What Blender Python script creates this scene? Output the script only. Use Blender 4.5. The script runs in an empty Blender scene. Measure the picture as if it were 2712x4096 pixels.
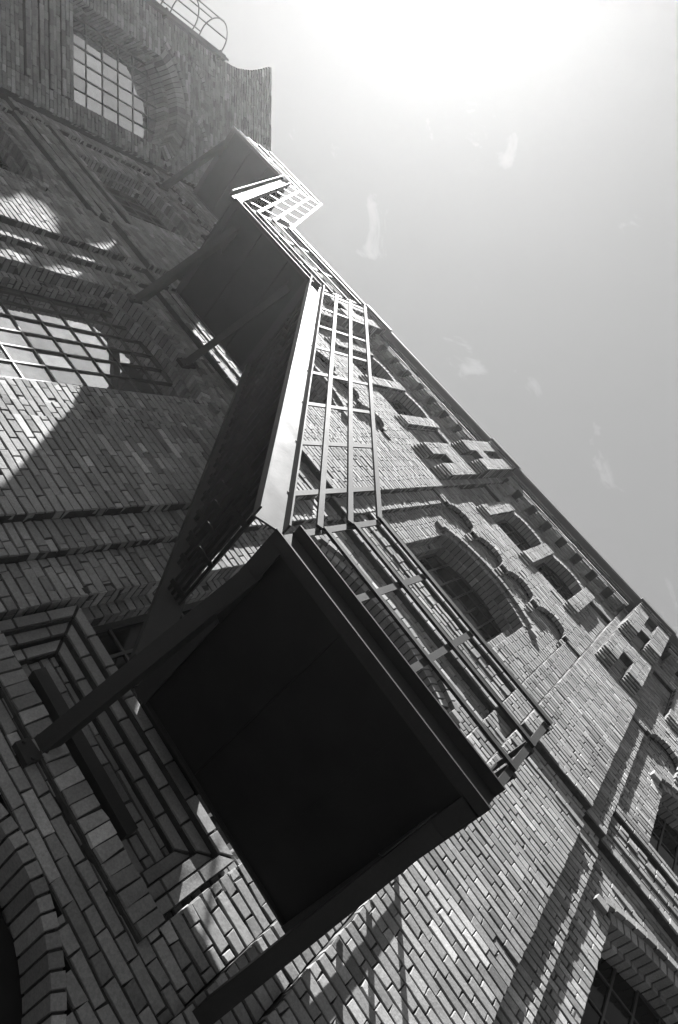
import bpy, math, random
import numpy as np
from mathutils import Matrix, Vector
random.seed(7); RNG = np.random.default_rng(7)
S = bpy.context.scene
C = S.collection

# ------------------------------------------------------------------ camera
# facade plane y = 0, x runs along it, z up; the lens stands 3.25 m off the wall at eye height
CAM = np.array([0.0, -3.25, 1.6])
RC = np.array([[0.59777852, -0.61905073, 0.50934962],      # camera right   in world axes
               [0.74142782, 0.66855573, -0.05760231],      # camera down
               [-0.30486985, 0.41207940, 0.85862969]])     # camera forward
cam_d = bpy.data.cameras.new('camera'); cam = bpy.data.objects.new('camera', cam_d); C.objects.link(cam)
r, d_, f_ = (Vector(RC[i]) for i in range(3))
m = Matrix.Identity(4)
for i in range(3):
    m[i][0], m[i][1], m[i][2], m[i][3] = r[i], -d_[i], -f_[i], CAM[i]
cam.matrix_world = m
cam_d.sensor_fit = 'VERTICAL'; cam_d.sensor_height = 36; cam_d.lens = 36 * 2756.28 / 4096
cam_d.clip_start = 0.05; cam_d.clip_end = 3000
S.camera = cam

# ------------------------------------------------------------------ sky, sun, exposure
SUN = Vector((-0.625, -0.228, 0.746)).normalized()          # towards the sun
w = bpy.data.worlds.new('World'); S.world = w; w.use_nodes = True
nt = w.node_tree; N = nt.nodes; L = nt.links; N.clear()
out = N.new('ShaderNodeOutputWorld'); bg = N.new('ShaderNodeBackground')
sky = N.new('ShaderNodeTexSky'); sky.sky_type = 'NISHITA'; sky.sun_disc = False
sky.sun_elevation = math.asin(SUN.z); sky.sun_rotation = math.atan2(SUN.x, SUN.y)
sky.air_density = 1.0; sky.dust_density = 1.2; sky.ozone_density = 1.0
bw = N.new('ShaderNodeRGBToBW'); L.new(sky.outputs[0], bw.inputs[0])
tc = N.new('ShaderNodeTexCoord')
mp = N.new('ShaderNodeMapping'); mp.inputs['Rotation'].default_value = (0.9, 0.2, 1.6); mp.inputs['Scale'].default_value = (6.0, 11.0, 6.0)
L.new(tc.outputs['Generated'], mp.inputs[0])
nz = N.new('ShaderNodeTexNoise'); nz.inputs['Scale'].default_value = 1.5; nz.inputs['Detail'].default_value = 9; nz.inputs['Roughness'].default_value = 0.6; nz.inputs['Distortion'].default_value = 0.5
L.new(mp.outputs[0], nz.inputs['Vector'])
cr = N.new('ShaderNodeMapRange'); cr.inputs['From Min'].default_value = 0.63; cr.inputs['From Max'].default_value = 0.82; cr.inputs['To Min'].default_value = 1.0; cr.inputs['To Max'].default_value = 8.0
L.new(nz.outputs['Fac'], cr.inputs['Value'])
mu = N.new('ShaderNodeMath'); mu.operation = 'MULTIPLY'; L.new(bw.outputs[0], mu.inputs[0]); L.new(cr.outputs[0], mu.inputs[1])
pw = N.new('ShaderNodeMath'); pw.operation = 'POWER'; L.new(mu.outputs[0], pw.inputs[0]); pw.inputs[1].default_value = 0.16
L.new(pw.outputs[0], bg.inputs['Color']); bg.inputs['Strength'].default_value = 0.071
L.new(bg.outputs[0], out.inputs['Surface'])
sd = bpy.data.lights.new('sun', 'SUN'); sd.energy = 5.0; sd.angle = math.radians(0.5); sd.color = (1, 0.995, 0.985)
so = bpy.data.objects.new('sun', sd); C.objects.link(so); so.rotation_euler = (-SUN).to_track_quat('-Z', 'Y').to_euler(); so.location = (-8, -12, 24)
S.view_settings.view_transform = 'Standard'; S.view_settings.look = 'None'; S.view_settings.gamma = 1.0
S.view_settings.use_curve_mapping = False; S.view_settings.exposure = 2.4

# ------------------------------------------------------------------ materials (a black and white world)
def mat(name, base, rough=0.8, metal=0.0, spec=0.5):
    M = bpy.data.materials.new(name); M.use_nodes = True
    b = M.node_tree.nodes['Principled BSDF']
    b.inputs['Base Color'].default_value = (base, base, base, 1); b.inputs['Roughness'].default_value = rough
    b.inputs['Metallic'].default_value = metal; b.inputs['Specular IOR Level'].default_value = spec
    return M, M.node_tree.nodes, M.node_tree.links, b
def noise(n, l, scale, detail=6, rough=0.6, vec=None):
    t = n.new('ShaderNodeTexNoise'); t.inputs['Scale'].default_value = scale; t.inputs['Detail'].default_value = detail; t.inputs['Roughness'].default_value = rough
    if vec is not None: l.new(vec, t.inputs['Vector'])
    return t
def mrange(n, l, src, a, b, c, d):
    t = n.new('ShaderNodeMapRange'); l.new(src, t.inputs['Value'])
    for k, v in zip(('From Min', 'From Max', 'To Min', 'To Max'), (a, b, c, d)): t.inputs[k].default_value = v
    return t.outputs[0]
def mul(n, l, a, b):
    t = n.new('ShaderNodeMath'); t.operation = 'MULTIPLY'; l.new(a, t.inputs[0])
    if isinstance(b, float): t.inputs[1].default_value = b
    else: l.new(b, t.inputs[1])
    return t.outputs[0]

M_BRICK, n, l, b = mat('brick', 0.25, 0.88, 0, 0.25)
at = n.new('ShaderNodeAttribute'); at.attribute_name = 'tone'
tco = n.new('ShaderNodeTexCoord'); P = tco.outputs['Object']
n1 = noise(n, l, 5.0, 5, 0.6, P); n2 = noise(n, l, 70.0, 5, 0.7, P); mg = n.new('ShaderNodeMapping'); mg.inputs['Scale'].default_value = (1.3, 1.3, 0.55); l.new(P, mg.inputs[0]); n3 = noise(n, l, 0.9, 6, 0.62, mg.outputs[0])
v = mul(n, l, at.outputs['Fac'], mrange(n, l, n1.outputs['Fac'], 0.3, 0.7, 0.84, 1.13))
v = mul(n, l, v, mrange(n, l, n2.outputs['Fac'], 0.3, 0.7, 0.72, 1.22))
v = mul(n, l, v, mrange(n, l, n3.outputs['Fac'], 0.32, 0.68, 0.76, 1.16))
l.new(v, b.inputs['Base Color'])
bu = n.new('ShaderNodeBump'); bu.inputs['Strength'].default_value = 0.5; bu.inputs['Distance'].default_value = 0.006
n4 = noise(n, l, 34.0, 8, 0.75, P); n5 = noise(n, l, 11.0, 3, 0.5, P)
ad = n.new('ShaderNodeMath'); ad.operation = 'ADD'; l.new(n4.outputs['Fac'], ad.inputs[0]); l.new(n5.outputs['Fac'], ad.inputs[1]); l.new(ad.outputs[0], bu.inputs['Height']); l.new(bu.outputs[0], b.inputs['Normal'])

M_MORTAR, n, l, b = mat('mortar', 0.08, 0.95, 0, 0.1)
tco = n.new('ShaderNodeTexCoord'); n1 = noise(n, l, 14.0, 6, 0.7, tco.outputs['Object'])
l.new(mrange(n, l, n1.outputs['Fac'], 0.3, 0.7, 0.02, 0.05), b.inputs['Base Color'])
bu = n.new('ShaderNodeBump'); bu.inputs['Strength'].default_value = 0.6; bu.inputs['Distance'].default_value = 0.01
n2 = noise(n, l, 60.0, 5, 0.7, tco.outputs['Object']); l.new(n2.outputs['Fac'], bu.inputs['Height']); l.new(bu.outputs[0], b.inputs['Normal'])

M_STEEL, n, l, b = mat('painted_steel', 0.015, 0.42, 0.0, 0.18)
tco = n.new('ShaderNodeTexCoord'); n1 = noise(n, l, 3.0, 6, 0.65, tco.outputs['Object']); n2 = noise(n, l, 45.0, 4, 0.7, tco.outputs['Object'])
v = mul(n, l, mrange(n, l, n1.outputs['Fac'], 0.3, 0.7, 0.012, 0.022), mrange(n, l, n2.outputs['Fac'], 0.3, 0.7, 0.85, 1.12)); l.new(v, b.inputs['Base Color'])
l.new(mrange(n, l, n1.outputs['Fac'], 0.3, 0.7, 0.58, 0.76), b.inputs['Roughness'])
bu = n.new('ShaderNodeBump'); bu.inputs['Strength'].default_value = 0.2; bu.inputs['Distance'].default_value = 0.004
l.new(n2.outputs['Fac'], bu.inputs['Height']); l.new(bu.outputs[0], b.inputs['Normal'])

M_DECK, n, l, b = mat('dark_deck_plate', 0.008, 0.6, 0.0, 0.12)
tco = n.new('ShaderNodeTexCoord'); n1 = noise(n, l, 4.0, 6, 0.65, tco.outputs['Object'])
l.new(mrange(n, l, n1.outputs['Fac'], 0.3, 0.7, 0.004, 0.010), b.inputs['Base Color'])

M_FRAME, n, l, b = mat('window_iron', 0.018, 0.5, 0.0, 0.4)
M_GLASS, n, l, b = mat('mirror_glass', 0.72, 0.015, 0.92, 0.5)
tco = n.new('ShaderNodeTexCoord'); n1 = noise(n, l, 2.2, 2, 0.5, tco.outputs['Object'])
bu = n.new('ShaderNodeBump'); bu.inputs['Strength'].default_value = 0.12; bu.inputs['Distance'].default_value = 0.01
l.new(n1.outputs['Fac'], bu.inputs['Height']); l.new(bu.outputs[0], b.inputs['Normal'])
oi = n.new('ShaderNodeObjectInfo'); n6 = noise(n, l, 9.0, 5, 0.7, tco.outputs['Object'])
l.new(mul(n, l, mrange(n, l, oi.outputs['Random'], 0, 1, 0.52, 0.82), mrange(n, l, n6.outputs['Fac'], 0.3, 0.7, 0.8, 1.08)), b.inputs['Base Color'])
M_DARKGLASS, n, l, b = mat('dark_glass', 0.004, 0.08, 0.0, 0.12)
M_GUTTER, n, l, b = mat('gutter_sheet', 0.09, 0.5, 0.0, 0.4)
M_GROUND, n, l, b = mat('asphalt', 0.05, 0.95, 0, 0.1)
tco = n.new('ShaderNodeTexCoord'); n1 = noise(n, l, 30.0, 6, 0.7, tco.outputs['Object'])
l.new(mrange(n, l, n1.outputs['Fac'], 0.3, 0.7, 0.03, 0.055), b.inputs['Base Color'])

# ------------------------------------------------------------------ helpers
def link(o, parent=None):
    C.objects.link(o)
    if parent is not None: o.parent = parent
    return o
def empty(name, label, cat):
    o = bpy.data.objects.new(name, None); o.empty_display_size = 0.3; o['label'] = label; o['category'] = cat
    return link(o)
def mesh_obj(name, V, Fc, mt, parent=None, smooth=False):
    me = bpy.data.meshes.new(name); me.from_pydata([tuple(map(float, p)) for p in V], [], Fc); me.materials.append(mt)
    me.validate(); me.update()
    return link(bpy.data.objects.new(name, me), parent)
BOXF = [(0, 3, 2, 1), (4, 5, 6, 7), (0, 1, 5, 4), (1, 2, 6, 5), (2, 3, 7, 6), (3, 0, 4, 7)]
class MB:
    def __init__(s): s.v = []; s.f = []
    def box(s, a, b):
        i = len(s.v); (x0, y0, z0), (x1, y1, z1) = a, b
        s.v += [(x0, y0, z0), (x1, y0, z0), (x1, y1, z0), (x0, y1, z0), (x0, y0, z1), (x1, y0, z1), (x1, y1, z1), (x0, y1, z1)]
        s.f += [tuple(i + k for k in q) for q in BOXF]; return s
    def bar(s, p, q, wa, wb, up=(0, 0, 1)):
        """box bar from p to q; wa = width across (side axis), wb = width along 'up' axis"""
        p = Vector(p); q = Vector(q); d = (q - p).normalized(); u = Vector(up); sd_ = d.cross(u).normalized(); u = sd_.cross(d).normalized()
        i = len(s.v)
        for c in (p, q):
            for a, b_ in ((-1, -1), (1, -1), (1, 1), (-1, 1)): s.v.append(tuple(c + sd_ * (a * wa / 2) + u * (b_ * wb / 2)))
        s.f += [tuple(i + k for k in fq) for fq in BOXF]; return s
    def tube(s, pts, rad, n=8, closed=False):
        P_ = [Vector(p) for p in pts]; i0 = len(s.v); k = len(P_)
        for j, p in enumerate(P_):
            a = P_[(j - 1) % k] if (closed or j) else p; b_ = P_[(j + 1) % k] if (closed or j < k - 1) else p
            t = (b_ - a).normalized(); u = t.cross(Vector((0, 0, 1)) if abs(t.z) < 0.9 else Vector((1, 0, 0))).normalized(); v_ = t.cross(u)
            for q in range(n):
                an = 2 * math.pi * q / n; s.v.append(tuple(p + u * math.cos(an) * rad + v_ * math.sin(an) * rad))
        for j in range(k if closed else k - 1):
            for q in range(n):
                a = i0 + j * n + q; b_ = i0 + j * n + (q + 1) % n; c = i0 + ((j + 1) % k) * n + (q + 1) % n; d = i0 + ((j + 1) % k) * n + q
                s.f.append((a, b_, c, d))
        if not closed:
            s.f.append(tuple(i0 + q for q in range(n))); s.f.append(tuple(i0 + (k - 1) * n + q for q in reversed(range(n))))
        return s
    def build(s, name, mt, parent=None): return mesh_obj(name, s.v, s.f, mt, parent)

# ------------------------------------------------------------------ the brick machine
CH = 0.077        # course height
GAP = 0.015       # joint
REC = 0.019       # how far the mortar lies back
class Store:      # all bricks of one building: eight corners each (front quad, back quad), tone, owner
    def __init__(s): s.c = []; s.t = []; s.o = []; s.mb = {}
    def add(s, corners, tone, owner): s.c.append(corners); s.t.append(tone); s.o.append(owner)
    def mortar(s, owner): return s.mb.setdefault(owner, MB())
class Frame:      # a wall face: origin, u axis, outward normal; (u, z, out) -> world
    def __init__(s, O, U, Nn): s.O = np.array(O, float); s.U = np.array(U, float); s.N = np.array(Nn, float)
    def p(s, u, z, o): q = s.O + s.U * u + s.N * o; return (q[0], q[1], q[2] + z)
MAIN = Frame((0, 0, 0), (1, 0, 0), (0, -1, 0))
TONE_PATCH = []   # spots where newer, paler bricks were let in
def tone(u=None, z=None):
    t = 0.175 * math.exp(random.gauss(0, 0.20))
    if random.random() < 0.05: t *= 0.72
    if u is not None:
        for (pu, pz, ru, rz) in TONE_PATCH:
            if abs(u - pu) < ru and abs(z - pz) < rz and random.random() < 0.95: return 0.31 * random.uniform(0.9, 1.12)
    if random.random() < 0.012: t = 0.31
    return min(t, 0.5)
def brick(st, fr, u0, u1, z0, z1, o, dep, owner, tn=None, jit=0.0034):
    """brick box on face fr: front at out = o, going back dep"""
    g = GAP / 2; u0 += g * 0.6; u1 -= g * 0.6; z0 += g; z1 -= g
    if u1 - u0 < 0.018: return
    oo = o + random.gauss(0, 0.0018) - (random.uniform(0.003, 0.009) if random.random() < 0.05 else 0.0); ti = random.gauss(0, 0.0008); tj = random.gauss(0, 0.0006)
    j = lambda: random.gauss(0, jit)
    fr4 = [fr.p(u0 + j(), z0 + j(), oo - ti - tj), fr.p(u1 + j(), z0 + j(), oo + ti - tj), fr.p(u1 + j(), z1 + j(), oo + ti + tj), fr.p(u0 + j(), z1 + j(), oo - ti + tj)]
    bk = [fr.p(u0, z0, o - dep), fr.p(u1, z0, o - dep), fr.p(u1, z1, o - dep), fr.p(u0, z1, o - dep)]
    st.add(fr4 + bk, tone((u0 + u1) / 2, (z0 + z1) / 2) if tn is None else tn, owner)
def subtract(iv, blocks):
    res = [iv]
    for a, b_ in blocks:
        nx = []
        for x0, x1 in res:
            if b_ <= x0 or a >= x1: nx.append((x0, x1)); continue
            if a > x0: nx.append((x0, a))
            if b_ < x1: nx.append((b_, x1))
        res = nx
    return [q for q in res if q[1] - q[0] > 0.03]
def mbox(st, fr, owner, u0, u1, z0, z1, o, dep):
    mb = st.mortar(owner); i = len(mb.v)
    for zz in (z0, z1):
        for (u, oo) in ((u0, o), (u1, o), (u1, o - dep), (u0, o - dep)): mb.v.append(fr.p(u, zz, oo))
    mb.f += [tuple(i + k for k in q) for q in BOXF]
def panel(st, fr, u0, u1, z0, z1, o, owner, blocks=None, dep=0.10, prof=None, mdep=0.15, mort=True):
    """brickwork in Flemish bond between u0..u1, z0..z1 on face fr at out = o.
    blocks(z) -> blocked u intervals; prof(k) -> (extra projection, style)"""
    k0 = int(round(z0 / CH)); k1 = int(round(z1 / CH)); last = None
    for k in range(k0, k1):
        za, zb = k * CH, (k + 1) * CH; zm = (za + zb) / 2
        bl = blocks(zm) if blocks else []
        p, sty = prof(k) if prof else (0.0, 'f')
        for (a, b_) in subtract((u0, u1), bl):
            if mort:
                key = (round(a, 4), round(b_, 4), p, sty)
                mbox(st, fr, owner, a + 0.004, b_ - 0.004, za, zb, o + (p if sty != 'd' else -0.02) - REC, mdep + p)
            if sty == 'd':                                   # dentil row: header blocks with gaps
                nn = max(1, int(round((b_ - a) / 0.165))); wd = (b_ - a) / nn
                for q in range(nn): brick(st, fr, a + q * wd + 0.012, a + (q + 1) * wd - 0.012, za, zb, o + p, dep + p, owner)
                continue
            if sty == 'h':                                   # close-set headers
                nn = max(1, int(round((b_ - a) / 0.13))); wd = (b_ - a) / nn
                for q in range(nn): brick(st, fr, a + q * wd, a + (q + 1) * wd, za, zb, o + p + random.gauss(0, 0.004), dep + p, owner, jit=0.004)
                continue
            # Flemish: stretcher .26, header .13, shifted on every other course
            per = 0.39; off = (0.0 if k % 2 else 0.195) + 0.012 * math.sin(k * 12.9)
            x = math.floor((a - off) / per) * per + off; cuts = []
            while x < b_ + per:
                cuts += [x, x + 0.26 + random.gauss(0, 0.004)]; x += per
            cuts = [a] + [c for c in cuts if a + 0.045 < c < b_ - 0.045] + [b_]
            for c0, c1 in zip(cuts, cuts[1:]): brick(st, fr, c0, c1, za, zb, o + p, dep + max(p, 0), owner)
class Arch:       # segmental arch head: centre, half width, spring and crown heights
    def __init__(s, c, h, zs, zc):
        s.c = c; s.h = h; s.zs = zs; s.zc = zc; rise = zc - zs; s.R = (h * h + rise * rise) / (2 * rise); s.z0 = zc - s.R
        s.am = math.asin(min(1, h / s.R))
    def half_at(s, z, t=0.0):
        R = s.R + t
        if z <= s.zs + (t * math.cos(s.am) if t else 0): return s.h + (t if z > s.zs - 0.02 and t else 0) * math.sin(s.am)
        d = R * R - (z - s.z0) ** 2
        return math.sqrt(d) if d > 0 else 0.0
def voussoirs(st, fr, A, t, o, dep, owner, pitch=0.085, tn=None):
    """ring of wedge bricks round arch A, radial thickness t, front at out=o, going back dep"""
    nn = max(5, int(round(2 * A.am * A.R / pitch))); nn += 1 - nn % 2; da = 2 * A.am / nn
    mb = st.mortar(owner)
    for q in range(nn):
        a0 = -A.am + q * da; a1 = a0 + da; g = GAP / 2 / A.R
        pt = lambda a, R, oo: fr.p(A.c + R * math.sin(a), A.z0 + R * math.cos(a), oo)
        oo = o + random.gauss(0, 0.002); r0 = A.R + random.gauss(0, 0.002); r1 = A.R + t
        co = [pt(a0 + g, r0, oo), pt(a1 - g, r0, oo), pt(a1 - g, r1, oo), pt(a0 + g, r1, oo)] + [pt(a0 + g, r0, o - dep), pt(a1 - g, r0, o - dep), pt(a1 - g, r1, o - dep), pt(a0 + g, r1, o - dep)]
        st.add(co, tone() if tn is None else tn, owner)
        i = len(mb.v); rr = A.R + 0.012
        for oo2 in (o - REC, o - dep + 0.002):
            for (a, R) in ((a0, rr), (a1, rr), (a1, r1 - 0.003), (a0, r1 - 0.003)): mb.v.append(pt(a, R, oo2))
        mb.f += [tuple(i + k for k in qf) for qf in BOXF]
def jamb(st, fr, u, side, z0, z1, o0, o1, owner):
    """brick reveal at u, facing side (+1 = +u), between out o0 (front) and o1 (back)"""
    f2 = Frame(fr.O + fr.U * u + fr.N * o0, -fr.N if side > 0 else fr.N, fr.U * side)
    if side > 0: panel(st, f2, 0.0, o0 - o1, z0, z1, 0.0, owner, dep=0.06, mdep=0.05)
    else: panel(st, Frame(fr.O + fr.U * u + fr.N * o1, fr.N, -fr.U), 0.0, o0 - o1, z0, z1, 0.0, owner, dep=0.06, mdep=0.05)

def emit(st, building, wall_owner, top_n=300, vis=None):
    """turn the store into objects: mortar per owner, joined bricks per owner (stuff), the largest bricks singly"""
    A = np.array(st.c, dtype=np.float64); T = np.array(st.t); O = np.array(st.o)
    rel = A[:, :4] - CAM; cc = rel @ RC.T; zc = np.maximum(cc[..., 2], 1e-3)
    px = cc[..., 0] / zc * 2756 + 1356; py = cc[..., 1] / zc * 2756 + 2048
    area = np.zeros(len(A))
    for i in range(4):
        j = (i + 1) % 4; area += px[:, i] * py[:, j] - px[:, j] * py[:, i]
    area = np.abs(area) / 2
    cx = px.mean(1); cy = py.mean(1)
    ok = (cx > 0) & (cx < 2712) & (cy > 0) & (cy < 4090) & (cc[..., 2].min(1) > 0.1)
    cen = A[:, :4].mean(1); dirv = cen - CAM
    nrm = np.cross(A[:, 1] - A[:, 0], A[:, 2] - A[:, 0]); ok &= (nrm * dirv).sum(1) < 0
    for (x0, x1, zz) in LAND:                                # hidden behind a landing
        t = (zz - CAM[2]) / np.where(np.abs(dirv[:, 2]) < 1e-6, 1e-6, dirv[:, 2]); hit = CAM + dirv * t[:, None]
        ok &= ~((t > 0) & (t < 1) & (hit[:, 0] > x0) & (hit[:, 0] < x1) & (hit[:, 1] > -1.5) & (hit[:, 1] < 0))
    idx = np.argsort(-np.where(ok, area, 0))[:top_n]; single = np.zeros(len(A), bool); single[idx] = True
    # chamfered brick geometry
    Fq = A[:, :4]; Bq = A[:, 4:]; ctr = Fq.mean(1, keepdims=True)
    n_ = np.cross(Fq[:, 1] - Fq[:, 0], Fq[:, 3] - Fq[:, 0]); n_ /= np.linalg.norm(n_, axis=1, keepdims=True) + 1e-9
    prev = np.roll(Fq, 1, 1) - Fq; nxt = np.roll(Fq, -1, 1) - Fq
    un = lambda a: a / (np.linalg.norm(a, axis=2, keepdims=True) + 1e-9)
    c_in = RNG.uniform(0.0015, 0.005, (len(A), 1, 1)); inner = Fq + (un(prev) + un(nxt)) * c_in
    c_dn = RNG.uniform(0.001, 0.0035, (len(A), 1, 1)); outer = Fq - n_[:, None, :] * c_dn
    VV = np.concatenate([inner, outer, Bq], 1)               # 12 verts
    FF = [(0, 1, 2, 3)] + [(4 + i, 4 + (i + 1) % 4, (i + 1) % 4, i) for i in range(4)] + [(8 + i, 8 + (i + 1) % 4, 4 + (i + 1) % 4, 4 + i) for i in range(4)] + [(11, 10, 9, 8)]
    FFa = np.array(FF)
    def make(name, ids, parent):
        me = bpy.data.meshes.new(name); nb = len(ids); nv = nb * 12; nf = nb * len(FF)
        me.vertices.add(nv); me.vertices.foreach_set('co', VV[ids].reshape(-1).astype(np.float32))
        fi = (FFa[None] + (np.arange(nb) * 12)[:, None, None]).reshape(-1)
        me.loops.add(nf * 4); me.loops.foreach_set('vertex_index', fi.astype(np.int32))
        me.polygons.add(nf); me.polygons.foreach_set('loop_start', (np.arange(nf) * 4).astype(np.int32)); me.polygons.foreach_set('loop_total', np.full(nf, 4, np.int32))
        at_ = me.attributes.new('tone', 'FLOAT', 'POINT'); at_.data.foreach_set('value', np.repeat(T[ids], 12).astype(np.float32))
        me.materials.append(M_BRICK); me.update(calc_edges=True); me.shade_flat()
        return link(bpy.data.objects.new(name, me), parent)
    parts = {}
    for ow in dict.fromkeys(list(st.mb) + list(st.o)):
        nm = ow.split('#')[0]
        mb = st.mb.get(ow)
        parts[ow] = mb.build(nm, M_MORTAR, building) if mb else None
    for ow in dict.fromkeys(st.o):
        ids = np.where((O == ow) & ~single)[0]
        par = parts[ow]
        if par is None:
            o = make(ow.split('#')[0], np.where(O == ow)[0], building); o['kind'] = 'stuff'; continue
        if len(ids):
            o = make('brickwork', ids, par); o['kind'] = 'stuff'
        for i in np.where((O == ow) & single)[0]: make('brick', np.array([i]), par)
    return parts

# landings of the stair: x range, underside, top  (outer edge at y = -1.45)
LANDINGS = [(-1.22, 0.45, 4.50, 4.73), (-6.44, -4.75, 8.70, 8.88), (-10.75, -9.02, 12.36, 12.54)]
LAND = [(a, b_, z) for a, b_, z, _ in LANDINGS]

# ------------------------------------------------------------------ ground
g = mesh_obj('ground', [(-900, -900, 0), (900, -900, 0), (900, 900, 0), (-900, 900, 0)], [(0, 1, 2, 3)], M_GROUND); g['kind'] = 'structure'

# ------------------------------------------------------------------ the factory building
BLD = empty('brick_building', 'tall brick factory wall with pilasters, arched windows and a corbelled cornice behind the stair', 'building')
st = Store()
PITCH = 4.29
BAYS = [3.24 - PITCH * j for j in range(4)]
PILS = [5.385 - PITCH * j for j in range(4)]
YF = -0.15        # bay field lies 15 cm behind the pilaster fronts (out axis)
YS = -0.08        # stepped strip beside each pilaster
YU = -0.05       # upper wall carried by the small arches
ZU = 11.70        # spring of the small arches
TOP = 15.55
TONE_PATCH += [(x, z, 0.10, 0.036) for x, z in ((0.86, 5.82), (0.90, 5.90), (0.94, 5.75), (1.03, 5.76), (1.05, 5.92), (1.07, 5.76), (1.11, 5.68), (1.15, 5.84), (1.20, 5.74), (1.19, 5.57), (1.39, 5.78), (1.18, 5.34), (-3.47, 4.94), (-3.53, 5.18), (-3.48, 5.10), (-3.14, 4.70), (-3.33, 5.24), (-3.33, 5.89), (-3.40, 6.01), (-3.19, 5.93), (-3.14, 5.86), (-3.48, 6.40), (-3.42, 6.43), (-3.46, 6.54))]
def string_prof(kind):
    def f(k):
        if k == 106: return (0.012, 'f')
        if 107 <= k <= 111: return (-0.065, 'f')
        if k == 112: return (0.02, 'h')
        if kind == 'w':                                      # sill band under the upper windows
            if k in (115, 116): return (0.02, 'f')
            if k in (117, 118): return (0.035, 'h')
            if k in (120, 121): return (0.065, 'f')
        return (0.0, 'f')
    return f
OPEN = {}         # bay -> list of (arch, sill, kind)
for cb in BAYS:
    OPEN[cb] = [(Arch(cb + 0.36, 0.95, 3.12, 3.55), 0.0, 'ground'), (Arch(cb, 1.0, 7.74, 7.99), 4.03, 'tall'), (Arch(cb, 0.84, 10.97, 11.23), 9.42, 'upper')]
def field_blocks(cb):
    def f(z):
        bl = []
        for A, sill, kind in OPEN[cb]:
            t = 0.12 if kind != 'ground' else 0.07
            if z < sill or z > A.zc + t: continue
            if z < A.zs: hf = A.h
            else: hf = A.half_at(z, t)
            bl.append((A.c - hf, A.c + hf))
        return bl
    return f
for cb in BAYS:
    lo, hi = cb - 1.64, cb + 1.64
    for a, b_ in ((lo, lo + 0.28), (hi - 0.28, hi)): panel(st, MAIN, a, b_, 0, ZU, YS, 'wall', prof=string_prof('f'), dep=0.12)
    panel(st, MAIN, lo + 0.28, hi - 0.28, 0, 12.1, YF, 'wall', field_blocks(cb), prof=string_prof('w'), dep=0.12)
    # --- openings: two stepped rings of wedge bricks, brick reveals, hood
    for A, sill, kind in OPEN[cb]:
        ow = 'arch#%.2f%s' % (cb, kind)
        ring = 0.12 if kind != 'ground' else 0.06
        if kind == 'ground':
            voussoirs(st, MAIN, A, 0.07, YF + 0.002, 0.32, ow, pitch=0.08)
            for sgn in (-1, 1): jamb(st, MAIN, A.c + sgn * A.h, -sgn, sill, A.zs + 0.04, YF, YF - 0.32, 'wall')
            continue
        voussoirs(st, MAIN, A, ring, YF + 0.006, 0.17, ow)
        A2 = Arch(A.c, A.h - 0.10, A.zs, A.zc - 0.055)
        voussoirs(st, MAIN, A2, 0.24, YF - 0.16, 0.16, ow)
        for sgn in (-1, 1):
            jamb(st, MAIN, A.c + sgn * A.h, -sgn, sill, A.zs + 0.04, YF, YF - 0.17, 'wall')
            jamb(st, MAIN, A.c + sgn * (A.h - 0.10), -sgn, sill, A.zs + 0.04, YF - 0.16, YF - 0.32, 'wall')
            panel(st, MAIN, *sorted((A.c + sgn * (A.h - 0.10), A.c + sgn * (A.h + 0.02))), sill, A.zs + 0.04, YF - 0.16, 'wall', dep=0.05, mdep=0.1)
        if kind != 'ground':                                   # hood of bricks on edge, standing proud, with drip stones
            H = Arch(A.c, A.h + 0.13, A.zs + 0.07, A.zc + 0.125)
            voussoirs(st, MAIN, H, 0.075, YF + 0.055, 0.10, ow, pitch=0.13)
            for sgn in (-1, 1):
                x = A.c + sgn * (A.h + 0.16)
                brick(st, MAIN, x - 0.07, x + 0.07, A.zs - 0.02, A.zs + 0.075, YF + 0.06, 0.1, ow)
    # --- small arches carrying the upper wall
    arcs = [Arch(cb - 1.02 + 0.68 * i, 0.27, ZU + 0.02, ZU + 0.31) for i in range(4)]
    def ub(z, arcs=arcs, cb=cb):
        bl = []
        for A in arcs:
            if z < A.zc + 0.07:
                hf = A.half_at(z, 0.07) if z > A.zs else A.h
                bl.append((A.c - hf, A.c + hf))
        for i in range(2):                                   # two arched windows, two blind niches
            W = WIN3(cb, i)
            if W[1] < z < W[0].zc + 0.11: bl.append((W[0].c - (W[0].half_at(z, 0.11) if z > W[0].zs else W[0].h), W[0].c + (W[0].half_at(z, 0.11) if z > W[0].zs else W[0].h)))
        for sgn in (-1, 1):
            if 12.75 < z < 14.28: bl.append((cb + sgn * 1.40 - 0.23, cb + sgn * 1.40 + 0.23))
        return bl
    def WIN3(cb, i): return (Arch(cb + (i - 0.5) * 1.05, 0.40, 14.20, 14.36), 12.98)
    panel(st, MAIN, lo, hi, ZU, TOP, YU, 'wall', ub, dep=0.075, mdep=0.10)
    for i, A in enumerate(arcs): voussoirs(st, MAIN, A, 0.07, YU + 0.008, 0.07, 'arch#%.2fsmall%d' % (cb, i), pitch=0.075)
    for i in range(5):                                       # little corbels between them
        x = cb - 1.36 + 0.68 * i
        for k, (wd, pr) in enumerate(((0.10, 0.02), (0.14, 0.045), (0.14, 0.06))):
            brick(st, MAIN, x - wd / 2, x + wd / 2, ZU - 0.23 + k * CH, ZU - 0.23 + (k + 1) * CH, YF + pr, 0.1, 'small_corbel#%.2f%d' % (cb, i))
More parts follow.
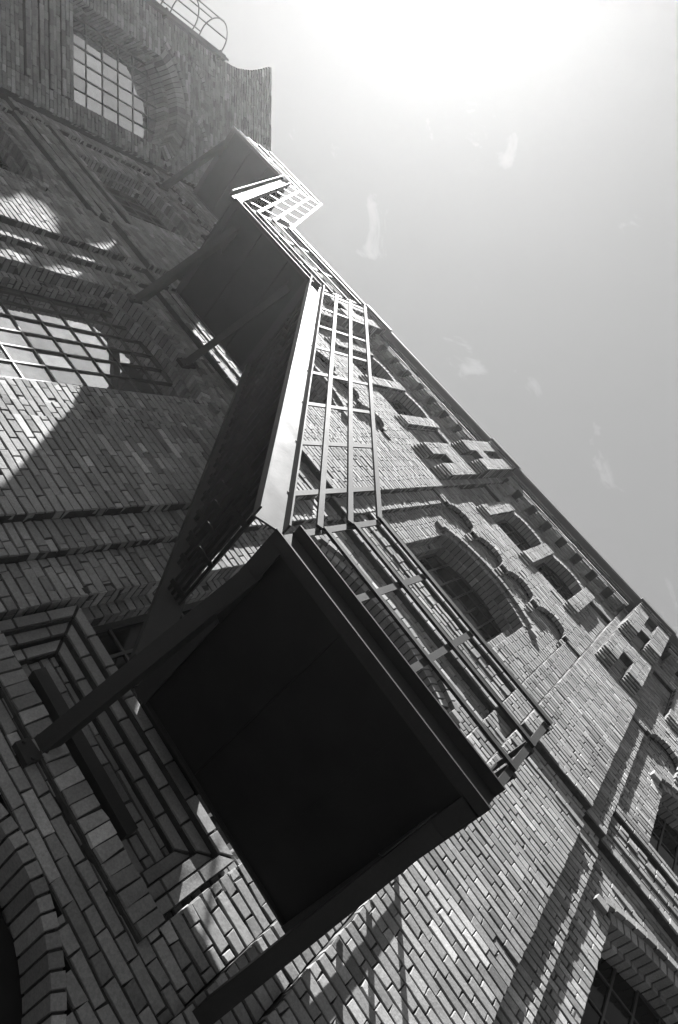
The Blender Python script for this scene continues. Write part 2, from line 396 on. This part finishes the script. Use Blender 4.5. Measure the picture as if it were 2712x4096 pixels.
    for i in range(2):
        A, sill = WIN3(cb, i); ow = 'arch#%.2ftop%d' % (cb, i)
        voussoirs(st, MAIN, A, 0.11, YU + 0.02, 0.2, ow)
        for sgn in (-1, 1): jamb(st, MAIN, A.c + sgn * A.h, -sgn, sill, A.zs + 0.03, YU, YU - 0.26, 'wall')
    for sgn in (-1, 1): panel(st, MAIN, cb + sgn * 1.40 - 0.24, cb + sgn * 1.40 + 0.24, 12.7, 14.35, YU - 0.07, 'wall')
    for i in range(3):                                       # slim strips between the top windows, on stepped bases
        x = cb + (i - 1) * 1.05; ow = 'window_pier#%.2f%d' % (cb, i)
        for k in range(3): panel(st, MAIN, x - 0.125, x + 0.125, 12.70 + k * CH, 12.70 + (k + 1) * CH, YU + 0.022 * (k + 1), ow, mort=False)
        panel(st, MAIN, x - 0.125, x + 0.125, 12.93, 14.30, YU + 0.06, ow, mdep=0.06)
    # --- cornice: stepped corbels, then projecting courses
    nc = 8
    for i in range(nc):
        x = cb - 1.43 + i * 0.41
        if abs(x - cb) > 1.5: continue
        ow = 'corbel#%.2f%d' % (cb, i)
        for k in range(6): panel(st, MAIN, x - 0.13, x + 0.13, 14.63 + k * CH, 14.63 + (k + 1) * CH, YU + 0.032 * (k + 1), ow, dep=0.06 + 0.032 * (k + 1), mort=False)
    for k in range(6):
        panel(st, MAIN, lo, hi, 15.09 + k * CH, 15.09 + (k + 1) * CH, YU + (0.20, 0.215, 0.17, 0.17, 0.22, 0.245)[k], 'cornice', dep=0.22, mdep=0.2)

for pc in PILS:
    panel(st, MAIN, pc - 0.505, pc + 0.505, 0, TOP, 0.0, 'wall', prof=string_prof('p'), dep=0.12)
    ow = 'pilaster_head#%.2f' % pc
    L1, L2, R1, R2 = pc - 0.39, pc - 0.105, pc + 0.105, pc + 0.39
    def rows(z0, n, fn, xs):
        for k in range(n):
            for a, b_ in xs: panel(st, MAIN, a, b_, z0 + k * CH, z0 + (k + 1) * CH, fn(k), ow, dep=0.05 + fn(k), mdep=0.03 + fn(k))
    z = round(12.09 / CH) * CH
    legs = ((L1, L2), (R1, R2)); full = ((L1, R2),)
    rows(z, 5, lambda k: 0.025 * (k + 1), legs); z += 5 * CH
    rows(z, 6, lambda k: 0.125, legs); z += 6 * CH
    rows(z, 9, lambda k: 0.125, full); z += 9 * CH
    rows(z, 5, lambda k: 0.125 + 0.025 * (k + 1), legs)
    rows(z, 5, lambda k: 0.125, ((L2, R1),)); z += 5 * CH
    rows(z, 3, lambda k: 0.25, legs); rows(z, 3, lambda k: 0.125, ((L2, R1),)); z += 3 * CH
    rows(z, 5, lambda k: 0.25, full); z += 5 * CH
    rows(z, 10, lambda k: 0.25, legs); rows(z, 10, lambda k: 0.14, ((L2, R1),)); z += 10 * CH
    rows(z, 3, lambda k: 0.25 + 0.02 * k, full)

# sill of bricks on edge and the stepped blind panel below each tall window
for cb in BAYS:
    ow = 'window_sill#%.2f' % cb; x = cb - 1.0
    mbox(st, MAIN, ow, cb - 1.0, cb + 1.0, 3.86, 4.03, YF + 0.03, 0.2)
    while x < cb + 0.97:
        brick(st, MAIN, x, x + 0.083, 3.865, 4.03, YF + 0.045 + random.gauss(0, 0.004), 0.12, ow); x += 0.0834
    ow = 'stepped_panel#%.2f' % cb
    x0, x1, z0, z1 = cb - 0.97, cb + 0.97, 4.035, 4.68
    wr = 0.085
    for q in range(3):
        o = YF - 0.035 - 0.05 * q; dp = 0.055
        a0, a1, b0, b1, c1, d1 = x0 + wr * q, x0 + wr * (q + 1), x1 - wr * (q + 1), x1 - wr * q, z1 - wr * (q + 1), z1 - wr * q
        mbox(st, MAIN, ow, a0, a1, z0, d1, o - REC, 0.1); mbox(st, MAIN, ow, b0, b1, z0, d1, o - REC, 0.1); mbox(st, MAIN, ow, a1, b0, c1, d1, o - REC, 0.1)
        def poly(pts, ow=ow, o=o, dp=dp):
            st.add([MAIN.p(u, zz, o) for u, zz in pts] + [MAIN.p(u, zz, o - dp) for u, zz in pts], tone(), ow)
        g_ = GAP / 2
        for (ua, ub_, sg) in ((a0, a1, 1), (b0, b1, -1)):     # uprights with mitred tops
            zs = [z0]; st0 = z0 + random.uniform(0.12, 0.2)
            while st0 < c1 - 0.1: zs.append(st0); st0 += 0.24
            for za, zb in zip(zs, zs[1:]): poly([(ua + g_, za + g_), (ub_ - g_, za + g_), (ub_ - g_, zb - g_), (ua + g_, zb - g_)])
            za = zs[-1]
            if sg > 0: poly([(ua + g_, za + g_), (ub_ - g_, za + g_), (ub_ - g_, c1 - g_), (ua + g_, d1 - g_ * 2.5)])
            else: poly([(ua + g_, za + g_), (ub_ - g_, za + g_), (ub_ - g_, d1 - g_ * 2.5), (ua + g_, c1 - g_)])
        xs = [a1]; s0 = a1 + random.uniform(0.15, 0.25)
        while s0 < b0 - 0.12: xs.append(s0); s0 += 0.245
        xs.append(b0)
        for i, (ua, ub_) in enumerate(zip(xs, xs[1:])):
            l_ = ua + g_; r_ = ub_ - g_; lt = l_ - (wr - g_ * 3) if i == 0 else l_; rt = r_ + (wr - g_ * 3) if i == len(xs) - 2 else r_
            poly([(l_, c1 + g_), (r_, c1 + g_), (rt, d1 - g_), (lt, d1 - g_)])
    panel(st, MAIN, x0 + 3 * wr, x1 - 3 * wr, 4.0, 4.48, YF - 0.19, ow, dep=0.05, mdep=0.05)

ST_PARTS = emit(st, BLD, 'wall', 300)
# solid core and roof behind the brickwork, gutter along the eaves
core = MB().box((-11.3, 0.50, 0), (7.6, 0.9, TOP)).box((7.1, 0.05, 0), (7.6, 0.499, TOP)).build('inner_wall', M_MORTAR, BLD)
roof = MB().box((-11.3, -0.17, TOP + 0.012), (7.6, 9.0, TOP + 0.10)).build('roof', M_GUTTER, BLD)
mb = MB()
for z0, z1, y in ((TOP + 0.105, TOP + 0.13, -0.285), (TOP + 0.132, TOP + 0.22, -0.30)):
    mb.box((-11.3, y, z0), (7.6, 0.2, z1))
gut = mb.build('gutter', M_GUTTER, roof)
for pc in PILS: MB().box((pc - 0.43, -0.335, TOP + 0.108), (pc + 0.43, -0.302, TOP + 0.24)).build('gutter_cap', M_GUTTER, roof)

# ------------------------------------------------------------------ windows
def window(parent, fr, c, h, z0, z1, o, gm, pu=0.265, pz=0.365, zoff=0.0, name='window'):
    """iron window: frame, one object per glazing bar and per pane; tops vanish behind the arch"""
    def bx(u0, u1, za, zb, oa, ob):
        return [fr.p(u, zz, oo) for zz in (za, zb) for (u, oo) in ((u0, oa), (u1, oa), (u1, ob), (u0, ob))]
    mbf = MB()
    def addb(mb_, *a):
        i = len(mb_.v); mb_.v += bx(*a); mb_.f += [tuple(i + k for k in q) for q in BOXF]
    for a in ((c - h, c - h + 0.045, z0, z1), (c + h - 0.045, c + h, z0, z1), (c - h + 0.046, c + h - 0.046, z0, z0 + 0.05), (c - h + 0.046, c + h - 0.046, z1 - 0.05, z1)):
        addb(mbf, *a, o + 0.02, o - 0.03)
    fo = mbf.build(name, M_FRAME, parent)
    nu = max(2, int(round(2 * h / pu))); us = [c - h + 2 * h * i / nu for i in range(nu + 1)]
    zs = [z0]; zz = z0 + pz * (1 - zoff)
    while zz < z1 - 0.08: zs.append(zz); zz += pz
    zs.append(z1)
    for u in us[1:-1]:
        q = MB(); addb(q, u - 0.011, u + 0.011, z0 + 0.05, z1 - 0.05, o + 0.012, o - 0.02); q.build('glazing_bar', M_FRAME, fo)
    for zc in zs[1:-1]:
        q = MB(); addb(q, c - h + 0.045, c + h - 0.045, zc - 0.0105, zc + 0.0105, o + 0.009, o - 0.02); q.build('glazing_bar', M_FRAME, fo)
    for i in range(nu):
        for j in range(len(zs) - 1):
            t1, t2 = random.gauss(0, 0.002), random.gauss(0, 0.002); u0, u1, za, zb = us[i], us[i + 1], zs[j], zs[j + 1]
            V = [fr.p(u0, za, o - 0.006 - t1 - t2), fr.p(u1, za, o - 0.006 + t1 - t2), fr.p(u1, zb, o - 0.006 + t1 + t2), fr.p(u0, zb, o - 0.006 - t1 + t2)]
            V += [fr.p(u0, za, o - 0.014), fr.p(u1, za, o - 0.014), fr.p(u1, zb, o - 0.014), fr.p(u0, zb, o - 0.014)]
            mesh_obj('pane', V, [(0, 1, 2, 3), (7, 6, 5, 4), (0, 4, 5, 1), (1, 5, 6, 2), (2, 6, 7, 3), (3, 7, 4, 0)], gm, fo)
for cb in BAYS:
    lit = abs(cb + 5.34) < 0.1
    window(BLD, MAIN, cb, 0.90, 4.70, 7.95, -0.45, M_GLASS if lit else M_DARKGLASS, pu=0.265, pz=0.365, zoff=0.1)
    window(BLD, MAIN, cb, 0.75, 9.43, 11.18, -0.45, M_DARKGLASS)
    for i in range(2): window(BLD, MAIN, cb + (i - 0.5) * 1.05, 0.40, 12.99, 14.35, -0.29, M_DARKGLASS)
    d = MB().box((cb - 0.6, 0.44, 0), (cb + 1.32, 0.48, 3.52)); d.build('door', M_DECK, BLD)

# ------------------------------------------------------------------ the tower at 45 degrees
X1 = -11.34
q = math.sqrt(0.5)
TWR = empty('brick_tower', 'brick corner tower turned at an angle with one arched gridded window and flared top', 'tower')
TW = Frame((X1, 0, 0), (-q, -q, 0), (q, -q, 0))
tw = Store(); SW = 2.95
WA = Arch(1.245, 0.87, 11.92, 12.39); WS = 9.85
def tb(z):
    if WS < z < WA.zc + 0.24:
        hf = WA.h if z < WA.zs else WA.half_at(z, 0.24)
        return [(WA.c - hf, WA.c + hf)]
    return []
def tprof(k):
    z = k * CH
    if 8.86 < z < 8.96: return (0.07, 'f')
    if 9.1 < z < 9.2: return (-0.05, 'f')
    if 9.36 < z < 9.44: return (0.04, 'f')
    if 9.55 < z < 9.63: return (0.04, 'f')
    if 9.70 < z < 9.78: return (0.04, 'f')
    return (0, 'f')
panel(tw, TW, 0.0, 0.36, 0, 13.95, 0, 'wall', tb)
panel(tw, TW, 0.36, 2.45, 0, 13.95, 0, 'wall', tb, prof=tprof)
panel(tw, TW, 2.45, SW, 0, 13.95, 0, 'wall', tb)
panel(tw, Frame(TW.p(SW, 0, 0), (-q, q, 0), (-q, -q, 0)), 0.0, 1.2, 8, 13.95, 0.0, 'wall')
voussoirs(tw, TW, WA, 0.24, 0.006, 0.25, 'arch#w'); H = Arch(WA.c, WA.h + 0.26, WA.zs + 0.1, WA.zc + 0.25)
WB = Arch(WA.c, WA.h - 0.05, 11.95, 12.27); voussoirs(tw, TW, WB, 0.3, -0.24, 0.22, 'arch#w')
voussoirs(tw, TW, H, 0.075, 0.05, 0.1, 'arch#w', pitch=0.13)
for sgn in (-1, 1):
    jamb(tw, TW, WA.c + sgn * WA.h, -sgn, WS, WA.zs + 0.03, 0, -0.46, 'wall')
for i in range(2):                                            # blind arches above the window
    A = Arch(0.88 + 1.02 * i, 0.42, 12.80, 13.20)
    voussoirs(tw, TW, A, 0.10, 0.03, 0.06, 'arch#r%d' % i, pitch=0.08)
for k in range(18):                                           # flared crown
    p = 0.012 + 0.55 * (k / 17) ** 1.8 if k < 17 else 0.55
    z0 = 13.95 + k * CH
    panel(tw, TW, 0.0, SW + p * 0.9, z0, z0 + CH, p * 0.35, 'crown', dep=0.12 + p * 0.35, mdep=0.25)
    panel(tw, Frame(TW.p(SW + p * 0.9, 0, p * 0.35), (-q, q, 0), (-q, -q, 0)), 0.0, 1.2, z0, z0 + CH, 0.0, 'crown', dep=0.1 + p * 0.3)
emit(tw, TWR, 'wall', 300)
def tp(s, o, z): return TW.p(s, z, o)
def prism(name, pts, z0, z1, mt, parent):
    k = len(pts); V = [(x, y, z0) for x, y in pts] + [(x, y, z1) for x, y in pts]
    Fc = [tuple(range(k))[::-1], tuple(range(k, 2 * k))] + [(i, (i + 1) % k, k + (i + 1) % k, k + i) for i in range(k)]
    return mesh_obj(name, V, Fc, mt, parent)
def xy(s, o): p = TW.p(s, 0, o); return (p[0], p[1])
prism('tower_body', [xy(0.3, -0.52), xy(SW - 0.13, -0.52), xy(SW - 0.13, -3.2), xy(-1.9, -3.2), xy(-1.9, -2.0)], 0, 15.3, M_MORTAR, TWR)
prism('tower_cap', [xy(0.0, 0.10), xy(SW + 0.42, 0.10), xy(SW + 0.42, -3.2), xy(0.0, -3.2)], 15.345, 15.42, M_GUTTER, TWR)
window(TWR, TW, 1.2525, 0.8925, WS, WA.zc, -0.46, M_GLASS, pu=0.255, pz=0.372, zoff=0.19)

# caged ladder on the outer flank of the tower
LAD = empty('caged_ladder', 'thin steel ladder with round safety hoops at the tower edge against the sky', 'ladder')
lc = lambda s, o, z: tp(s, o, z)
for oo in (-0.10, -0.50):
    MB().bar(lc(SW + 0.16, oo, 6.0), lc(SW + 0.16, oo, 14.1), 0.05, 0.012, up=(-q, q, 0)).build('stile', M_STEEL, LAD)
    for zz in (7.0, 9.5, 12.0, 13.7): MB().bar(lc(SW + 0.0, oo, zz), lc(SW + 0.15, oo, zz), 0.03, 0.012).build('wall_bracket', M_STEEL, LAD)
zz = 6.2
while zz < 14.0: MB().tube([lc(SW + 0.16, -0.11, zz), lc(SW + 0.16, -0.49, zz)], 0.011, 6).build('rung', M_STEEL, LAD); zz += 0.3
RC_ = 0.42
for zz in (8.4, 9.3, 10.2, 11.1, 12.0, 12.9, 13.8):
    pts = [lc(SW + 0.52 - RC_ * math.cos(a), -0.30 + RC_ * math.sin(a), zz) for a in np.linspace(0.62, 2 * math.pi - 0.62, 22)]
    pts = [lc(SW + 0.16, -0.10, zz)] + pts + [lc(SW + 0.16, -0.50, zz)]
    MB().tube(pts, 0.014, 6).build('cage_hoop', M_STEEL, LAD)
for a in (1.25, 2.2, math.pi, 2 * math.pi - 2.2, 2 * math.pi - 1.25):
    MB().bar(lc(SW + 0.52 - RC_ * math.cos(a), -0.30 + RC_ * math.sin(a), 8.4), lc(SW + 0.52 - RC_ * math.cos(a), -0.30 + RC_ * math.sin(a), 13.8), 0.03, 0.01, up=(q, q, 0)).build('cage_strip', M_STEEL, LAD)

DP = empty('downpipe', 'square dark downpipe running up the outer corner of the tower', 'pipe')
MB().bar(tp(SW - 0.02, 0.075, 0.0), tp(SW - 0.02, 0.075, 13.75), 0.1, 0.09, up=(q, -q, 0)).build('pipe', M_STEEL, DP)
for zz in (2.0, 4.5, 7.0, 9.5, 12.0, 13.6): MB().bar(tp(SW - 0.10, 0.06, zz), tp(SW + 0.06, 0.06, zz), 0.13, 0.05, up=(0, 0, 1)).build('pipe_clamp', M_STEEL, DP)

# ------------------------------------------------------------------ the steel fire stair
FE = empty('fire_stair', 'dark steel fire stair with solid landings and open railings bolted along the brick wall', 'staircase')
FE.location = (0, 0, 0)
YO = -1.45; YI = -0.17
RAILS = (0.30, 0.65, 1.03)
def channel_x(mb, x0, x1, z0, z1, y, out=-1, fl=0.075, t=0.012):
    """channel along x, web at y, flanges reaching out*fl"""
    ya, yb = sorted((y, y - out * t)); mb.box((x0, ya, z0), (x1, yb, z1))
    fa, fb = sorted((y + out * 0.0005, y + out * fl))
    mb.box((x0, fa, z0), (x1, fb, z0 + t)); mb.box((x0, fa, z1 - t), (x1, fb, z1)); return mb
for li, (x0, x1, zb, zt) in enumerate(LANDINGS):
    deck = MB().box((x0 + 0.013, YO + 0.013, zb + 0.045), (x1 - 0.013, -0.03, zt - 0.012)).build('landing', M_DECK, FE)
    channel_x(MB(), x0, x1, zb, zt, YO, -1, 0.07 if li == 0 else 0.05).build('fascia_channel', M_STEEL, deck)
    mbi = MB().box((x0 + 0.013, -0.028, zb + 0.02), (x1 - 0.013, -0.012, zt)); mbi.build('wall_channel', M_STEEL, deck)
    for xe, sg in ((x0, 1), (x1, -1)):
        mbe = MB(); a, b_ = sorted((xe, xe + sg * 0.012)); mbe.box((a, YO + 0.001, zb), (b_, -0.03, zt))
        a, b_ = sorted((xe + sg * 0.0125, xe + sg * 0.11)); mbe.box((a, YO + 0.001, zb), (b_, -0.03, zb + 0.012)); mbe.build('end_channel', M_STEEL, deck)
        # knee brace down to the wall
        bx_ = xe + sg * 0.06 if li != 1 else xe + sg * 0.26 * (1 if sg > 0 else 0.9)
        drop = 0.58 if li == 0 else 0.74
        MB().bar((bx_, 0.14, zb - drop - 0.05), (bx_, -1.22, zb + 0.002), 0.10, 0.012, up=(0, 0, 1)).bar((bx_ + sg * 0.044, 0.138, zb - drop + 0.0), (bx_ + sg * 0.044, -1.20, zb + 0.04), 0.012, 0.10, up=(0, 0, 1)).build('knee_brace', M_STEEL, deck)
        MB().box((bx_ - 0.07, 0.115, zb - drop - 0.14), (bx_ + 0.07, 0.16, zb - drop + 0.08)).build('brace_plate', M_STEEL, deck)
        gp = [(bx_ - 0.004 + 0.06 * sg, -1.28, zb - 0.002), (bx_ - 0.004 + 0.06 * sg, -0.86, zb - 0.002), (bx_ - 0.004 + 0.06 * sg, -0.98, zb - 0.13)]
        gp2 = [(x + 0.008, y, z) for x, y, z in gp]
        mesh_obj('gusset_plate', gp + gp2, [(0, 1, 2), (5, 4, 3), (0, 3, 4, 1), (1, 4, 5, 2), (2, 5, 3, 0)], M_STEEL, deck)
        for by, bz in ((-0.05, -0.06), (0.05, -0.06), (-0.05, 0.02), (0.05, 0.02)):
            MB().tube([(bx_ + by, 0.116, zb - drop + bz - 0.04), (bx_ + by, 0.098, zb - drop + bz - 0.04)], 0.011, 6).build('bolt', M_STEEL, deck)
    for xs in (x0 + (x1 - x0) * 0.36, x0 + (x1 - x0) * 0.69):
        MB().box((xs - 0.025, YO + 0.02, zb + 0.036), (xs + 0.025, -0.04, zb + 0.0445)).build('deck_seam', M_DECK, deck)
    # outer railing and end railings
    npost = 4; xs = [x0 + 0.012, x0 + 0.49, x0 + 0.96, x1 - 0.02] if li == 0 else [x0 + 0.02 + (x1 - x0 - 0.04) * i / 3 for i in range(4)]
    for xp in xs: MB().box((xp - 0.022, YO - 0.006, zt), (xp + 0.022, YO + 0.006, zt + RAILS[2] - 0.021)).build('railing_post', M_STEEL, deck)
    for k, h in enumerate(RAILS):
        wd = 0.042 if k == 2 else 0.034
        mbr = MB().box((x0, YO - 0.026, zt + h - wd / 2), (x1, YO - 0.0065, zt + h + wd / 2)); mbr.build('rail', M_STEEL, deck)
    ends = [x1 - 0.006] if li != 2 else [x0 + 0.006]
    if li == 1: ends = []
    for xe in ends:
        for yp in (-0.12, -0.55, -1.0): MB().box((xe - 0.006, yp - 0.022, zt), (xe + 0.006, yp + 0.022, zt + RAILS[2] - 0.021)).build('railing_post', M_STEEL, deck)
        for h in RAILS: MB().box((xe - 0.004, YO + 0.007, zt + h - 0.02), (xe + 0.028, -0.06, zt + h + 0.016)).build('rail', M_STEEL, deck)
MB().box((-1.207, -0.0295, 4.69), (-0.52, 0.44, 4.716)).build('light_block_plate', M_DECK, FE)  # plate added to block sun falling through the gap between landing and wall
# flat ledger pieces on the wall at the foot of the lowest braces
MB().box((-1.60, 0.115, 4.08), (-0.52, 0.22, 4.16)).build('ledger', M_STEEL, FE)

def flight(xa, za, xb, zbt, name='flight'):
    """straight flight from (xa, za) up to (xb, zbt), xb < xa; z = line of the stringer's upper edge"""
    sl = (zbt - za) / (xa - xb); d = Vector((xb - xa, 0, zbt - za)).normalized(); nrm = Vector((d.z, 0, -d.x)); nrm = nrm if nrm.z > 0 else -nrm
    dep = 0.20
    def P3(t, off, y): p = Vector((xa, y, za)) + d * t + nrm * off; return p
    Ln = (Vector((xb, 0, zbt)) - Vector((xa, 0, za))).length
    def chan(y, out):
        mb_ = MB()
        mb_.bar(P3(0, -dep / 2, y - out * 0.006), P3(Ln, -dep / 2, y - out * 0.006), 0.012, dep, up=tuple(nrm))
        for o_ in (-0.006, -dep + 0.006): mb_.bar(P3(0, o_, y + out * 0.0345), P3(Ln, o_, y + out * 0.0345), 0.068, 0.012, up=tuple(nrm))
        return mb_
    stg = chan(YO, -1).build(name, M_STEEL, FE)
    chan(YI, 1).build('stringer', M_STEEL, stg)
    rise = zbt - za; nt_ = int(round(rise / 0.24)); run = (xa - xb) / nt_
    for i in range(2 if za < 6 else 0, nt_):
        zc = za + rise * (i + 0.45) / nt_ - 0.125; xc = xa - run * (i + 0.45)
        t = MB(); wd = 0.175
        for k in range(4): xx = xc - wd / 2 + wd * (k + 0.5) / 4; t.box((xx - 0.0125, YO + 0.013, zc - 0.025), (xx + 0.0125, YI - 0.013, zc))
        for yy in (YO + 0.10, (YO + YI) / 2 - 0.2, (YO + YI) / 2 + 0.2, YI - 0.10): t.box((xc - wd / 2 + 0.002, yy - 0.02, zc - 0.042), (xc + wd / 2 - 0.002, yy + 0.02, zc - 0.0305))
        t.build('tread', M_DECK, stg)
    up = (0.34, 0.70, 1.10)
    npst = int(round((xa - xb) / 0.45)); 
    for i in range(npst):
        x = xa - 0.28 - (xa - xb - 0.36) * i / (npst - 1); z = za + (xa - x) * sl
        MB().box((x - 0.02, YO - 0.006, z - 0.01), (x + 0.02, YO + 0.006, z + up[2] - 0.02)).build('railing_post', M_STEEL, stg)
    for k, h in enumerate(up):
        p = Vector((xa, YO - 0.0165, za + h)); q_ = Vector((xb, YO - 0.0165, zbt + h))
        MB().bar(p, q_, 0.02, 0.042, up=tuple(nrm)).build('rail', M_STEEL, stg)
flight(-1.225, 4.64, -4.745, 8.93)
flight(-6.445, 8.88, -9.015, 12.56)

# ------------------------------------------------------------------ thin scattering volume added round everything, standing in for lens glare near the sun
hz = MB().box((-1000, -1000, -1.0), (1000, 1000, 17.5)).build('flare_veil', M_GROUND); hz['kind'] = 'stuff'
MH = bpy.data.materials.new('flare_volume'); MH.use_nodes = True; MH.node_tree.nodes.clear()
ho = MH.node_tree.nodes.new('ShaderNodeOutputMaterial'); hv = MH.node_tree.nodes.new('ShaderNodeVolumePrincipled')
hv.inputs['Color'].default_value = (0.95, 0.95, 0.95, 1); hv.inputs['Density'].default_value = 0.0008; hv.inputs['Anisotropy'].default_value = 0.74
MH.node_tree.links.new(hv.outputs[0], ho.inputs['Volume']); hz.data.materials.clear(); hz.data.materials.append(MH)
